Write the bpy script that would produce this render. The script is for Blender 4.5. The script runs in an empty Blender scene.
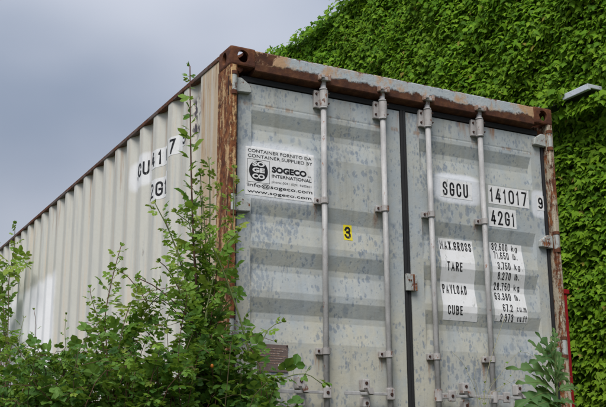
import bpy, bmesh, math, random
import numpy as np
from mathutils import Vector, Matrix
R = math.radians
S = bpy.context.scene
COL = S.collection
random.seed(7)
rng = np.random.default_rng(11)

# ------------------------------------------------------------------ camera
CAM = Vector((-2.1695, -4.9225, 0.2521))
FW = Vector((0.457945, 0.853451, 0.248813))
RT = Vector((0.881860, -0.471474, -0.005882))
UP = Vector((-0.112289, -0.222112, 0.968534))
FPX = 991.0
cd = bpy.data.cameras.new('camera')
cam = bpy.data.objects.new('camera', cd); COL.objects.link(cam)
cd.sensor_fit = 'HORIZONTAL'; cd.sensor_width = 36.0; cd.lens = FPX / 606 * 36
cd.clip_end = 3000
m = Matrix((RT, UP, -FW)).transposed().to_4x4(); m.translation = CAM
cam.matrix_world = m
S.camera = cam

def ray(q): return FW + RT * ((q[0] - 303) / FPX) - UP * ((q[1] - 203.5) / FPX)
def at(q, ax, v):                       # photo pixel -> point on the plane axis = v
    d = ray(q); return CAM + d * ((v - CAM[ax]) / d[ax])

# ------------------------------------------------------------------ sky, sun, exposure
SUN_EL, SUN_AZ = R(52), R(222)          # azimuth of the sun measured clockwise from +Y
world = bpy.data.worlds.new('World'); S.world = world; world.use_nodes = True
wn = world.node_tree; wn.nodes.clear()
wo = wn.nodes.new('ShaderNodeOutputWorld')
sky = wn.nodes.new('ShaderNodeTexSky'); sky.sky_type = 'NISHITA'; sky.sun_disc = False
sky.sun_elevation = SUN_EL; sky.sun_rotation = SUN_AZ
bg1 = wn.nodes.new('ShaderNodeBackground'); bg1.inputs[1].default_value = 0.06
wn.links.new(sky.outputs[0], bg1.inputs[0])
tc = wn.nodes.new('ShaderNodeTexCoord')
mp = wn.nodes.new('ShaderNodeMapping'); mp.inputs['Scale'].default_value = (1, 1, 1.7)
mp.inputs['Location'].default_value = (-2.38, -3.93, -3.33)
wn.links.new(tc.outputs['Generated'], mp.inputs[0])
nz = wn.nodes.new('ShaderNodeTexNoise'); nz.inputs['Scale'].default_value = 2.3
nz.inputs['Detail'].default_value = 4; nz.inputs['Roughness'].default_value = 0.36
wn.links.new(mp.outputs[0], nz.inputs[0])
cr = wn.nodes.new('ShaderNodeValToRGB')
cr.color_ramp.elements[0].position = 0.36; cr.color_ramp.elements[0].color = (0.122, 0.144, 0.186, 1)
cr.color_ramp.elements[1].position = 0.66; cr.color_ramp.elements[1].color = (0.295, 0.304, 0.336, 1)
wn.links.new(nz.outputs[0], cr.inputs[0])
bg2 = wn.nodes.new('ShaderNodeBackground'); bg2.inputs[1].default_value = 1.0
sx = wn.nodes.new('ShaderNodeSeparateXYZ'); wn.links.new(tc.outputs['Generated'], sx.inputs[0])
cl = wn.nodes.new('ShaderNodeClamp'); wn.links.new(sx.outputs[2], cl.inputs[0])
cie = wn.nodes.new('ShaderNodeMath'); cie.operation = 'MULTIPLY_ADD'      # (1 + 2 sin(elevation)), the standard overcast sky
cie.inputs[1].default_value = 1.22; cie.inputs[2].default_value = 0.61; wn.links.new(cl.outputs[0], cie.inputs[0])
vm = wn.nodes.new('ShaderNodeVectorMath'); vm.operation = 'SCALE'
wn.links.new(cr.outputs[0], vm.inputs[0]); wn.links.new(cie.outputs[0], vm.inputs['Scale'])
wn.links.new(vm.outputs[0], bg2.inputs[0])
mx = wn.nodes.new('ShaderNodeMixShader'); mx.inputs[0].default_value = 0.9
wn.links.new(bg1.outputs[0], mx.inputs[1]); wn.links.new(bg2.outputs[0], mx.inputs[2])
wn.links.new(mx.outputs[0], wo.inputs[0])

sl = bpy.data.lights.new('sun', 'SUN'); sl.energy = 1.5; sl.angle = R(30); sl.color = (1.0, 0.97, 0.92)
sun = bpy.data.objects.new('sun', sl); COL.objects.link(sun)
sd = Vector((math.sin(SUN_AZ) * math.cos(SUN_EL), math.cos(SUN_AZ) * math.cos(SUN_EL), math.sin(SUN_EL)))
sun.rotation_euler = sd.to_track_quat('Z', 'Y').to_euler()
sun.location = (-6, -8, 12)

S.render.engine = 'CYCLES'
S.view_settings.view_transform = 'Standard'; S.view_settings.look = 'None'
S.view_settings.exposure = 1.22; S.view_settings.gamma = 1; S.view_settings.use_curve_mapping = False
S.render.film_transparent = False

# ------------------------------------------------------------------ material helpers
class H:
    def __init__(self, name):
        self.m = bpy.data.materials.new(name); self.m.use_nodes = True
        self.t = self.m.node_tree; self.t.nodes.clear()
        self.o = self.t.nodes.new('ShaderNodeOutputMaterial')
    def n(self, ty): return self.t.nodes.new(ty)
    def put(self, sock, v):
        if isinstance(v, bpy.types.NodeSocket): self.t.links.new(v, sock)
        elif v is not None:
            if hasattr(sock, 'default_value') and isinstance(v, (tuple, list)) and len(v) == 3 and sock.type == 'RGBA': v = (*v, 1)
            sock.default_value = v
    def obj(self):
        return self.n('ShaderNodeTexCoord').outputs['Object']
    def map(self, vec, scale=(1, 1, 1), loc=(0, 0, 0)):
        k = self.n('ShaderNodeMapping'); self.put(k.inputs[0], vec)
        k.inputs['Scale'].default_value = scale; k.inputs['Location'].default_value = loc
        return k.outputs[0]
    def noise(self, vec, scale=5, detail=4, rough=.55, stretch=None, loc=(0, 0, 0)):
        if stretch or loc != (0, 0, 0): vec = self.map(vec, stretch or (1, 1, 1), loc)
        k = self.n('ShaderNodeTexNoise'); self.put(k.inputs[0], vec)
        k.inputs['Scale'].default_value = scale; k.inputs['Detail'].default_value = detail
        k.inputs['Roughness'].default_value = rough
        return k.outputs[0]
    def voro(self, vec, scale, stretch=(1, 1, 1)):
        k = self.n('ShaderNodeTexVoronoi'); self.put(k.inputs[0], self.map(vec, stretch)); k.inputs['Scale'].default_value = scale
        return k.outputs['Distance'], k.outputs['Color']
    def math(self, op, a, b=None, c=None):
        k = self.n('ShaderNodeMath'); k.operation = op
        for i, v in enumerate((a, b, c)):
            if v is not None: self.put(k.inputs[i], v)
        return k.outputs[0]
    def sm(self, x, a, b):                # smoothstep a..b (b may be < a)
        k = self.n('ShaderNodeMapRange'); k.interpolation_type = 'SMOOTHSTEP'; self.put(k.inputs[0], x)
        if a < b: k.inputs[1].default_value = a; k.inputs[2].default_value = b
        else:
            k.inputs[1].default_value = b; k.inputs[2].default_value = a
            k.inputs[3].default_value = 1; k.inputs[4].default_value = 0
        return k.outputs[0]
    def mix(self, f, a, b, mode='MIX'):
        k = self.n('ShaderNodeMix'); k.data_type = 'RGBA'; k.blend_type = mode
        self.put(k.inputs[0], f); self.put(k.inputs[6], a); self.put(k.inputs[7], b)
        return k.outputs[2]
    def ramp(self, f, stops):
        k = self.n('ShaderNodeValToRGB'); e = k.color_ramp.elements
        while len(e) < len(stops): e.new(.5)
        for i, (p, c) in enumerate(stops): e[i].position = p; e[i].color = (*c, 1)
        self.put(k.inputs[0], f); return k.outputs[0]
    def xyz(self, vec):
        k = self.n('ShaderNodeSeparateXYZ'); self.put(k.inputs[0], vec); return k.outputs
    def mul(self, *a):
        r = a[0]
        for b in a[1:]: r = self.math('MULTIPLY', r, b)
        return r
    def bump(self, h, strength=.3, dist=.01):
        k = self.n('ShaderNodeBump'); k.inputs['Strength'].default_value = strength; k.inputs['Distance'].default_value = dist
        self.put(k.inputs['Height'], h); return k.outputs[0]
    def done(self, col, rough=.5, metal=0., spec=.5, nrm=None):
        b = self.n('ShaderNodeBsdfPrincipled'); self.put(b.inputs['Base Color'], col); self.put(b.inputs['Roughness'], rough)
        self.put(b.inputs['Metallic'], metal); self.put(b.inputs['Specular IOR Level'], spec)
        if nrm is not None: self.put(b.inputs['Normal'], nrm)
        self.t.links.new(b.outputs[0], self.o.inputs[0]); return self.m

def rust_col(h, v, scale=14):
    n1 = h.noise(v, scale, 6, .65)
    return h.ramp(n1, [(.28, (.035, .014, .008)), (.45, (.12, .036, .014)), (.58, (.24, .085, .028)), (.75, (.36, .17, .07))])

def m_door():
    h = H('door paint'); v = h.obj(); x, y, z = h.xyz(v)
    big = h.noise(v, 2.2, 4, .6)
    col = h.mix(h.sm(big, .36, .64), (.475, .46, .385), (.37, .395, .405))
    col = h.mix(h.mul(h.sm(h.noise(v, 11, 5, .65, (1, 1, .7), (2, 0, 5)), .42, .66), .55), col, (.35, .405, .45))
    col = h.mix(h.mul(h.sm(z, .9, 2.2), .45), col, (.345, .385, .41))
    col = h.mix(h.mul(h.sm(z, 1.5, .7), h.sm(h.noise(v, 2.6, 4, .6, None, (7, 7, 1)), .35, .6), .6), col, (.50, .475, .385))
    streak = h.noise(v, 9, 4, .6, (2.2, 1, .35))
    col = h.mix(h.mul(h.sm(streak, .5, .75), .4), col, (.52, .52, .46))
    # bluish undercoat showing where the top coat has flaked off in drops
    warp = h.noise(v, 5, 2, .5)
    def flakes(scale, st, lo, gain, seed):
        nn = h.n('ShaderNodeTexNoise'); h.put(nn.inputs[0], h.map(v, (1, 1, 1), (seed, 0, 0))); nn.inputs['Scale'].default_value = scale * 1.3; nn.inputs['Detail'].default_value = 3
        k = h.n('ShaderNodeVectorMath'); k.operation = 'MULTIPLY_ADD'; h.put(k.inputs[0], nn.outputs['Color']); k.inputs[1].default_value = (.9 / scale,) * 3; h.put(k.inputs[2], v)
        d, c = h.voro(k.outputs[0], scale, st); r_ = h.xyz(c)[0]
        zone = h.noise(v, 3.3, 4, .6, (1, 1, .8), (seed, seed, 2))
        size = h.math('ADD', h.math('ADD', h.mul(r_, .42), lo), h.mul(h.math('SUBTRACT', zone, .53), gain * 1.5))
        return h.sm(h.math('SUBTRACT', d, size), .12, -.10)
    f = h.math('MINIMUM', h.math('ADD', h.math('ADD', h.mul(flakes(34, (1, 1, .6), -.02, 1.3, 1.7), .62), h.mul(flakes(62, (1, 1, .5), .0, 1.5, 6.1), .5)), h.mul(flakes(17, (1, 1, .55), -.17, 1.1, 9.3), .45)), .8)
    col = h.mix(f, col, (.165, .205, .265))
    # rust seeping from the top edge, soil low down
    rt = h.mul(h.sm(z, 2.22, 2.41), h.sm(h.noise(v, 10, 4, .65, (1, 1, .22), (4, 0, 0)), .57, .70))
    col = h.mix(h.mul(rt, .8), col, (.30, .13, .045))
    sp = h.sm(h.noise(v, 7, 5, .7, (1, 1, .5), (9, 2, 0)), .70, .77)
    col = h.mix(h.mul(sp, .7), col, (.27, .14, .07))
    run = h.mul(h.sm(h.noise(v, 26, 3, .6, (1, 1, .05), (1, 7, 0)), .60, .78), .35)
    col = h.mix(run, col, (.33, .30, .245))
    grime = h.noise(v, 4.5, 5, .65, (1.6, 1, .12), (3, 4, 0))
    col = h.mix(h.mul(h.sm(grime, .50, .70), .38), col, (.22, .215, .185))
    scr = h.sm(h.noise(v, 120, 3, .6, (.12, 1, 1), (0, 3, 0)), .70, .76); col = h.mix(h.mul(scr, .35), col, (.55, .55, .52))
    seam = h.mul(h.sm(h.math('ABSOLUTE', h.math('SUBTRACT', z, 2.268)), .02, .004), h.sm(h.noise(v, 12, 4, .7, (1, 1, .3), (7, 0, 0)), .5, .62))
    col = h.mix(h.mul(seam, .6), col, (.26, .15, .08))
    runs = None
    rn_ = h.sm(h.noise(v, 38, 4, .7, (1, 1, .10), (2, 9, 4)), .42, .62)
    for bx in (.587, 1.012, 1.355, 1.773):
        gx = h.sm(h.math('ABSOLUTE', h.math('SUBTRACT', x, bx)), .030, .004)
        for bz in (2.33, 1.72, .83):
            k_ = h.mul(gx, h.sm(z, bz - .16, bz - .02), h.sm(z, bz + .03, bz)); runs = k_ if runs is None else h.math('MAXIMUM', runs, k_)
    col = h.mix(h.mul(runs, rn_, .75), col, (.27, .135, .06))
    # white overspray behind the lettering
    def spray(cx, cz, rx, rz):
        a = h.math('POWER', h.math('DIVIDE', h.math('SUBTRACT', x, cx), rx), 4.)
        b = h.math('POWER', h.math('DIVIDE', h.math('SUBTRACT', z, cz), rz), 4.)
        return h.sm(h.math('ADD', h.math('ADD', a, b), h.mul(h.math('SUBTRACT', warp, .5), .6)), 1.25, .35)
    s = h.math('MAXIMUM', h.math('MAXIMUM', spray(1.645, 1.935, .20, .105), spray(2.335, 1.91, .085, .10)), h.mul(spray(.345, 1.862, .27, .195), .75))
    col = h.mix(s, col, (.66, .68, .72))
    b = h.bump(h.math('ADD', h.math('ADD', h.noise(v, 60, 4, .6), h.mul(f, -.6)), h.mul(h.noise(v, 3.5, 3, .5), 7)), .30, .004)
    return h.done(col, h.math('ADD', .42, h.mul(f, .2)), 0, .4, b)

def m_side():
    h = H('side paint'); v = h.obj(); x, y, z = h.xyz(v)
    col = h.mix(h.noise(v, 1.6, 4, .6), (.60, .58, .52), (.52, .52, .485))
    st = h.noise(v, 16, 5, .65, (1, 1, .06))
    col = h.mix(h.mul(h.sm(st, .48, .70), .6), col, (.60, .50, .39))
    st2 = h.noise(v, 22, 4, .6, (1, 1, .09), (0, 5, 0))
    col = h.mix(h.mul(h.sm(st2, .55, .75), .5), col, (.40, .42, .43))
    sp = h.sm(h.noise(v, 9, 5, .7, (1, 1, .35), (0, 2, 3)), .68, .74)
    col = h.mix(h.mul(sp, .8), col, (.17, .13, .11))
    wob = h.math('SUBTRACT', h.noise(v, 6, 4, .6), .5)
    rm = h.sm(h.math('ADD', y, h.mul(h.math('SUBTRACT', st, .5), 1.6)), .62, .22)
    col = h.mix(h.mul(rm, .75), col, (.50, .33, .16))
    rr = h.mul(h.sm(y, .95, .2), h.sm(h.noise(v, 20, 5, .7, (1, 1, .12), (0, 8, 1)), .56, .66))
    col = h.mix(h.mul(rr, .9), col, (.25, .10, .04))
    smear = h.mul(h.sm(h.noise(v, 18, 4, .7, (1, 1, .5), (0, 1, 6)), .48, .56), h.sm(h.math('ABSOLUTE', h.math('SUBTRACT', y, .56)), .11, .05), h.sm(h.math('ABSOLUTE', h.math('SUBTRACT', z, 2.33)), .17, .1))
    col = h.mix(smear, col, (.06, .05, .06))
    yw = h.math('ADD', y, h.mul(wob, .05)); zw = h.math('ADD', z, h.mul(wob, .1))
    patch = h.mul(h.sm(yw, 3.80, 3.86), h.sm(zw, 1.93, 1.83), h.sm(z, .5, .7))
    col = h.mix(h.mul(patch, .95), col, (.80, .80, .82))
    ey = h.math('POWER', h.math('DIVIDE', h.math('SUBTRACT', y, 1.60), .23), 4.); ez = h.math('POWER', h.math('DIVIDE', h.math('SUBTRACT', z, 2.235), .125), 4.)
    spr = h.sm(h.math('ADD', h.math('ADD', ey, ez), h.mul(wob, .8)), 1.3, .3)
    col = h.mix(spr, col, (.74, .74, .75))
    top = h.mul(h.sm(h.noise(v, 15, 4, .7, (1, 1, .05), (0, 12, 2)), .56, .68), h.sm(h.math('ADD', z, h.mul(wob, .7)), 2.05, 2.5))
    col = h.mix(h.mul(top, .6), col, (.33, .19, .10))
    rust_low = h.mul(h.sm(h.math('ADD', z, h.mul(wob, .4)), .45, .15), .8)
    col = h.mix(rust_low, col, rust_col(h, v))
    b = h.bump(h.math('ADD', h.noise(v, 40, 4, .6), h.mul(h.noise(v, 3.2, 3, .5, (1, 1, .5)), 9)), .28, .004)
    return h.done(col, .5, 0, .4, b)

def m_rust(name, paint, amount, stretch=(1, 1, .12), scale=13, zline=None, dark=False):
    h = H(name); v = h.obj(); x, y, z = h.xyz(v)
    r = rust_col(h, v, 16)
    st = h.noise(v, scale, 6, .7, stretch)
    if dark: r = h.mix(.55, r, (.06, .022, .014))
    st = h.math('ADD', h.mul(st, .7), h.mul(h.noise(v, 42, 5, .7, (1, 1, .7), (3, 1, 7)), .3))
    f = h.sm(st, amount - .035, amount + .035)
    if zline:
        for (z0, z1, gain) in zline:
            f = h.math('MAXIMUM', f, h.sm(h.math('ADD', z, h.mul(h.math('SUBTRACT', st, .5), gain)), z0, z1))
    col = h.mix(f, paint, r)
    hh = h.math('ADD', h.noise(v, 45, 6, .7), h.mul(f, -.8))
    return h.done(col, h.math('ADD', .5, h.mul(f, .35)), 0, .35, h.bump(hh, .6, .006))

def m_plain(name, col, var=.25, rough=.6, scale=25, metal=0, spots=None, spec=.4, bump=.2):
    h = H(name); v = h.obj(); n = h.noise(v, scale, 5, .6)
    c = h.mix(h.mul(h.math('SUBTRACT', n, .2), 2 * var), col, tuple(k * .45 for k in col))
    if spots:
        c = h.mix(h.mul(h.sm(h.noise(v, scale * 1.7, 5, .7, None, (3, 3, 3)), spots[1], spots[1] + .08), .9), c, spots[0])
    return h.done(c, rough, metal, spec, h.bump(n, bump, .004))

def m_leaf(name, stops, trans=.28, rough=.5, spec=.2):
    h = H(name)
    oi = h.n('ShaderNodeObjectInfo').outputs['Random']
    a = h.n('ShaderNodeAttribute'); a.attribute_name = 'rnd'
    f = h.math('FRACT', h.math('ADD', oi, a.outputs['Fac']))
    col = h.ramp(f, stops)
    g = h.noise(h.n('ShaderNodeTexCoord').outputs['Object'], 40, 3, .5)
    col = h.mix(h.mul(g, .35), col, tuple(k * .5 for k in stops[0][1]))
    b = h.n('ShaderNodeBsdfPrincipled'); h.put(b.inputs['Base Color'], col); b.inputs['Roughness'].default_value = rough
    b.inputs['Specular IOR Level'].default_value = spec
    t = h.n('ShaderNodeBsdfTranslucent'); h.put(t.inputs[0], h.mix(.5, col, (.35, .5, .05), 'MIX'))
    k = h.n('ShaderNodeMixShader'); k.inputs[0].default_value = trans
    h.t.links.new(b.outputs[0], k.inputs[1]); h.t.links.new(t.outputs[0], k.inputs[2]); h.t.links.new(k.outputs[0], h.o.inputs[0])
    return h.m

def m_ivy():
    h = H('ivy leaf')
    a = h.n('ShaderNodeAttribute'); a.attribute_name = 'rnd'
    t = h.n('ShaderNodeAttribute'); t.attribute_name = 'tone'
    oi = h.n('ShaderNodeObjectInfo').outputs['Random']
    f = h.math('FRACT', h.math('ADD', oi, a.outputs['Fac']))
    col = h.ramp(f, [(0, (.042, .120, .006)), (.45, (.085, .205, .008)), (.8, (.130, .270, .010)), (1, (.19, .33, .018))])
    col = h.mix(t.outputs['Fac'], col, (.19, .27, .018))
    col = h.mix(h.mul(h.sm(f, .988, .992), .7), col, (.22, .12, .04))
    b = h.n('ShaderNodeBsdfPrincipled'); h.put(b.inputs['Base Color'], col); b.inputs['Roughness'].default_value = .6
    b.inputs['Specular IOR Level'].default_value = .12
    tr = h.n('ShaderNodeBsdfTranslucent'); h.put(tr.inputs[0], h.mix(.4, col, (.25, .42, .03)))
    k = h.n('ShaderNodeMixShader'); k.inputs[0].default_value = .25
    h.t.links.new(b.outputs[0], k.inputs[1]); h.t.links.new(tr.outputs[0], k.inputs[2]); h.t.links.new(k.outputs[0], h.o.inputs[0])
    return h.m

def m_label(name, base, dirt, wear=.60):
    h = H(name); v = h.obj(); n = h.noise(v, 18, 5, .65)
    c = h.mix(h.mul(h.sm(n, .45, .8), .5), base, dirt)
    c = h.mix(h.mul(h.sm(h.noise(v, 40, 5, .72, (1, 1, .35), (5, 0, 0)), wear, wear + .07), .75), c, (.36, .37, .36))
    c = h.mix(h.mul(h.sm(h.noise(v, 13, 5, .7, (1, 1, .2), (1, 2, 0)), .55, .75), .35), c, dirt)
    return h.done(c, .55, 0, .3)

def m_header():
    h = H('header paint'); v = h.obj(); x, y, z = h.xyz(v)
    r = rust_col(h, v, 16)
    st = h.noise(v, 7, 6, .7, (1, 1, .8)); drip = h.noise(v, 18, 5, .7, (1, 1, .12))
    col = h.mix(h.noise(v, 9, 4, .6), (.34, .40, .45), (.44, .46, .45))
    col = h.mix(h.mul(h.sm(h.voro(v, 40, (1, 1, .6))[0], .28, .12), .6), col, (.20, .25, .31))
    ends = h.math('MAXIMUM', h.sm(x, .55, .16), h.mul(h.sm(x, 2.05, 2.28), .9))
    bl = h.mul(h.sm(h.math('ADD', st, h.mul(ends, .26)), .48, .66), .85)
    col = h.mix(bl, col, (.46, .26, .11))
    col = h.mix(h.mul(h.sm(drip, .60, .72), h.sm(z, 2.50, 2.585), .8), col, (.28, .11, .05))
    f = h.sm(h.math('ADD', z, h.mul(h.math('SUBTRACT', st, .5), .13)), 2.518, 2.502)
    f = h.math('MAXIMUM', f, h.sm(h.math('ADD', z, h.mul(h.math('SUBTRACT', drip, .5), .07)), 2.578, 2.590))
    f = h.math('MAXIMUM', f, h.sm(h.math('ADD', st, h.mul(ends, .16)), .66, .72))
    col = h.mix(f, col, h.mix(.68, r, (.040, .018, .012)))  # rust; its near-black mix also paints in the shade of the lower band
    return h.done(col, h.math('ADD', .5, h.mul(f, .35)), 0, .35, h.bump(h.math('ADD', h.noise(v, 45, 6, .7), h.mul(f, -.8)), .6, .006))

def m_metal(name, col, rust=.66):
    h = H(name); v = h.obj()
    g = h.noise(v, 9, 6, .65, (1, 1, .5)); c = h.mix(h.sm(g, .35, .7), col, tuple(k * .62 for k in col))
    c = h.mix(h.mul(h.sm(h.noise(v, 60, 4, .7, (1, 1, .25)), .52, .70), .5), c, (.27, .25, .24))
    c = h.mix(h.mul(h.sm(h.noise(v, 28, 6, .72, (1, 1, .6), (5, 3, 1)), rust - .02, rust + .05), .9), c, rust_col(h, v, 40))
    return h.done(c, h.math('ADD', .4, h.mul(g, .3)), 0, .4, h.bump(h.noise(v, 70, 5, .7), .35, .003))

M = dict(
    door=m_door(), side=m_side(),
    post=m_rust('rusty corner post', (.54, .34, .16), .465, (1, 1, .18), 15),
    post_r=m_rust('flaking right post', (.42, .36, .27), .50, (1, 1, .2), 18),
    casting=m_rust('rusted casting', (.16, .05, .03), .40, (1, 1, 1), 12, dark=True),
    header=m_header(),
    rail=m_rust('rusty rail', (.10, .065, .05), .50, (1, .3, 1), 12, dark=True),
    rubber=m_plain('black rubber', (.018, .018, .02), .3, .75),
    rod=m_metal('rod paint', (.44, .432, .430), .63),
    fitting=m_metal('fitting paint', (.45, .425, .415), .575),
    keeper=m_plain('rusty keeper', (.30, .19, .14), .3, .7, 40, 0, ((.45, .38, .34), .5)),
    bolt=m_plain('rusty bolt', (.05, .02, .014), .4, .8, 60),
    hinge=m_rust('hinge paint', (.37, .385, .37), .555, (1, 1, .6), 18),
    white=m_label('white vinyl', (.74, .74, .75), (.50, .48, .43)),
    yellow=m_label('yellow vinyl', (.72, .60, .02), (.5, .42, .1)),
    black=m_label('black ink', (.012, .012, .014), (.05, .05, .055)),
    faded=m_label('faded ink', (.05, .05, .055), (.42, .42, .40)),
    plate=m_plain('brown plate', (.17, .125, .11), .35, .55, 50, 0, ((.32, .28, .26), .60)),
    steel=m_plain('dark underside steel', (.10, .09, .085), .3, .7),
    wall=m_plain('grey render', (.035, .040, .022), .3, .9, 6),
    roof=m_plain('roof felt', (.09, .085, .08), .3, .9, 6),
    lamp=m_plain('lamp housing', (.55, .59, .66), .3, .4, 14, 0, ((.25, .26, .24), .58)),
    lamp_dark=m_plain('lamp underside', (.03, .035, .03), .2, .5),
    red=m_plain('red paint', (.30, .012, .018), .25, .45, 20),
    ivy=m_ivy(),
    ivy_stem=m_plain('ivy stem', (.09, .055, .03), .3, .9, 20),
    leaf=m_leaf('mature leaf', [(0, (.055, .135, .018)), (.45, (.100, .215, .026)), (.9, (.175, .30, .040)), (1, (.23, .30, .05))], .36),
    leaf_dark=m_leaf('bramble leaf', [(0, (.040, .110, .020)), (.5, (.078, .180, .028)), (1, (.15, .27, .045))], .32),
    leaf_young=m_leaf('young leaf', [(0, (.11, .22, .025)), (.6, (.18, .30, .03)), (1, (.26, .30, .05))]),
    thistle=m_leaf('lobed leaf', [(0, (.060, .135, .048)), (.5, (.092, .185, .060)), (1, (.14, .24, .080))], .32, .5),
    stem=m_plain('shrub stem', (.10, .075, .035), .35, .8, 40),
    stem_green=m_plain('green stem', (.13, .17, .05), .3, .6, 40),
    stem_red=m_plain('red brown stem', (.12, .055, .035), .3, .7, 40),
    straw=m_plain('dry stalk', (.33, .31, .19), .3, .8, 40),
    hip=m_plain('orange hip', (.55, .17, .02), .2, .35, 20),
)
def m_ground():
    h = H('ground soil and turf'); v = h.obj()
    n = h.noise(v, .8, 6, .65)
    c = h.mix(h.sm(n, .4, .6), (.060, .085, .025), (.11, .09, .06))
    c = h.mix(h.mul(h.noise(v, 14, 5, .7), .6), c, (.04, .05, .02))
    return h.done(c, .95, 0, .2, h.bump(h.noise(v, 20, 6, .7), .8, .05))
M['ground'] = m_ground()

# ------------------------------------------------------------------ object helpers
def link(name, me, mat, parent=None, smooth=False):
    if mat is not None and not me.materials: me.materials.append(M[mat])
    if smooth: me.polygons.foreach_set('use_smooth', [True] * len(me.polygons))
    o = bpy.data.objects.new(name, me); COL.objects.link(o)
    if parent: o.parent = parent
    return o
def bm_obj(name, bm, mat, parent=None, smooth=False):
    me = bpy.data.meshes.new(name); bmesh.ops.recalc_face_normals(bm, faces=bm.faces) if bm.faces else None
    bm.to_mesh(me); bm.free(); return link(name, me, mat, parent, smooth)
def empty(name, loc, label, cat, group=None):
    o = bpy.data.objects.new(name, None); COL.objects.link(o); o.location = loc; o.empty_display_size = .2
    o['label'] = label; o['category'] = cat
    if group: o['group'] = group
    return o
def box(bm, x0, x1, y0, y1, z0, z1, bev=0):
    r = bmesh.ops.create_cube(bm, size=1)
    vs = r['verts']
    for v in vs: v.co = Vector(((x0 + x1) / 2 + v.co.x * (x1 - x0), (y0 + y1) / 2 + v.co.y * (y1 - y0), (z0 + z1) / 2 + v.co.z * (z1 - z0)))
    if bev:
        es = {e for v in vs for e in v.link_edges}
        bmesh.ops.bevel(bm, geom=list(es), offset=bev, segments=2, affect='EDGES', profile=.6)
def cyl(bm, a, b, r0, r1=None, seg=12):
    a = Vector(a); b = Vector(b); d = b - a
    mat = Matrix.Translation((a + b) / 2) @ d.to_track_quat('Z', 'Y').to_matrix().to_4x4()
    bmesh.ops.create_cone(bm, cap_ends=True, segments=seg, radius1=r0, radius2=r0 if r1 is None else r1, depth=d.length, matrix=mat)
def prism(bm, poly, axis, a, b):
    """extrude a 2-D polygon along axis from a to b (poly in the two other axes, in xyz order)"""
    def P(p, t):
        c = list(p); c.insert(axis, t); return c
    va = [bm.verts.new(P(p, a)) for p in poly]; vb = [bm.verts.new(P(p, b)) for p in poly]
    n = len(poly)
    for i in range(n): bm.faces.new((va[i], va[(i + 1) % n], vb[(i + 1) % n], vb[i]))
    bm.faces.new(va); bm.faces.new(vb[::-1])
def tube_mesh(paths, seg=5):
    """paths: list of (points, radius list)"""
    V = []; F = []
    for pts, rad in paths:
        b0 = len(V); n = len(pts); pr = Vector((0, 0, 1))
        for i, p in enumerate(pts):
            t = (pts[min(i + 1, n - 1)] - pts[max(i - 1, 0)])
            t = t.normalized() if t.length > 1e-9 else Vector((0, 0, 1))
            s = t.cross(Vector((.3, .9, .2))).normalized(); u = t.cross(s)
            for k in range(seg):
                a = 2 * math.pi * k / seg; V.append(tuple(p + (s * math.cos(a) + u * math.sin(a)) * rad[i]))
        for i in range(n - 1):
            for k in range(seg):
                k2 = (k + 1) % seg; F.append((b0 + i * seg + k, b0 + i * seg + k2, b0 + (i + 1) * seg + k2, b0 + (i + 1) * seg + k))
        F.append(tuple(b0 + (n - 1) * seg + k for k in range(seg)))
    me = bpy.data.meshes.new('tube'); me.from_pydata(V, [], F); me.update(); return me
def spline(ctrl, step=.03):
    """Catmull-Rom through control points"""
    c = [ctrl[0] * 2 - ctrl[1]] + list(ctrl) + [ctrl[-1] * 2 - ctrl[-2]]
    out = []
    for i in range(1, len(c) - 2):
        p0, p1, p2, p3 = c[i - 1:i + 3]; n = max(2, int((p2 - p1).length / step))
        for k in range(n):
            t = k / n
            out.append(.5 * ((2 * p1) + (p2 - p0) * t + (2 * p0 - 5 * p1 + 4 * p2 - p3) * t * t + (3 * p1 - p0 - 3 * p2 + p3) * t ** 3))
    out.append(Vector(ctrl[-1])); return out

# ------------------------------------------------------------------ ground
def gz(x, y):
    t = min(1, max(0, (-.5 - y) / 3.2)); t = t * t * (3 - 2 * t)
    return -1.2 * t + .03 * math.sin(x * 1.7 + .4) * math.cos(y * 1.3)* min(1, max(0, (-.3 - y)))
def build_ground():
    xs = [-900, -200, -60, -25] + [-14 + .7 * i for i in range(42)] + [30, 60, 200, 900]
    ys = [-900, -200, -60, -25] + [-12 + .5 * i for i in range(26)] + [2, 4, 8, 14, 25, 60, 200, 900]
    V = [(x, y, gz(x, y)) for y in ys for x in xs]; n = len(xs)
    F = [(j * n + i, j * n + i + 1, (j + 1) * n + i + 1, (j + 1) * n + i) for j in range(len(ys) - 1) for i in range(n - 1)]
    me = bpy.data.meshes.new('ground'); me.from_pydata(V, [], F); me.update()
    o = link('ground', me, 'ground', smooth=True); o['kind'] = 'structure'
build_ground()

# ------------------------------------------------------------------ shipping container
W, L, HT = 2.438, 12.192, 2.591
box_root = empty('shipping_container', (0, 0, 0), 'weathered grey forty foot shipping container with rusty frame and closed double doors', 'container')

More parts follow.
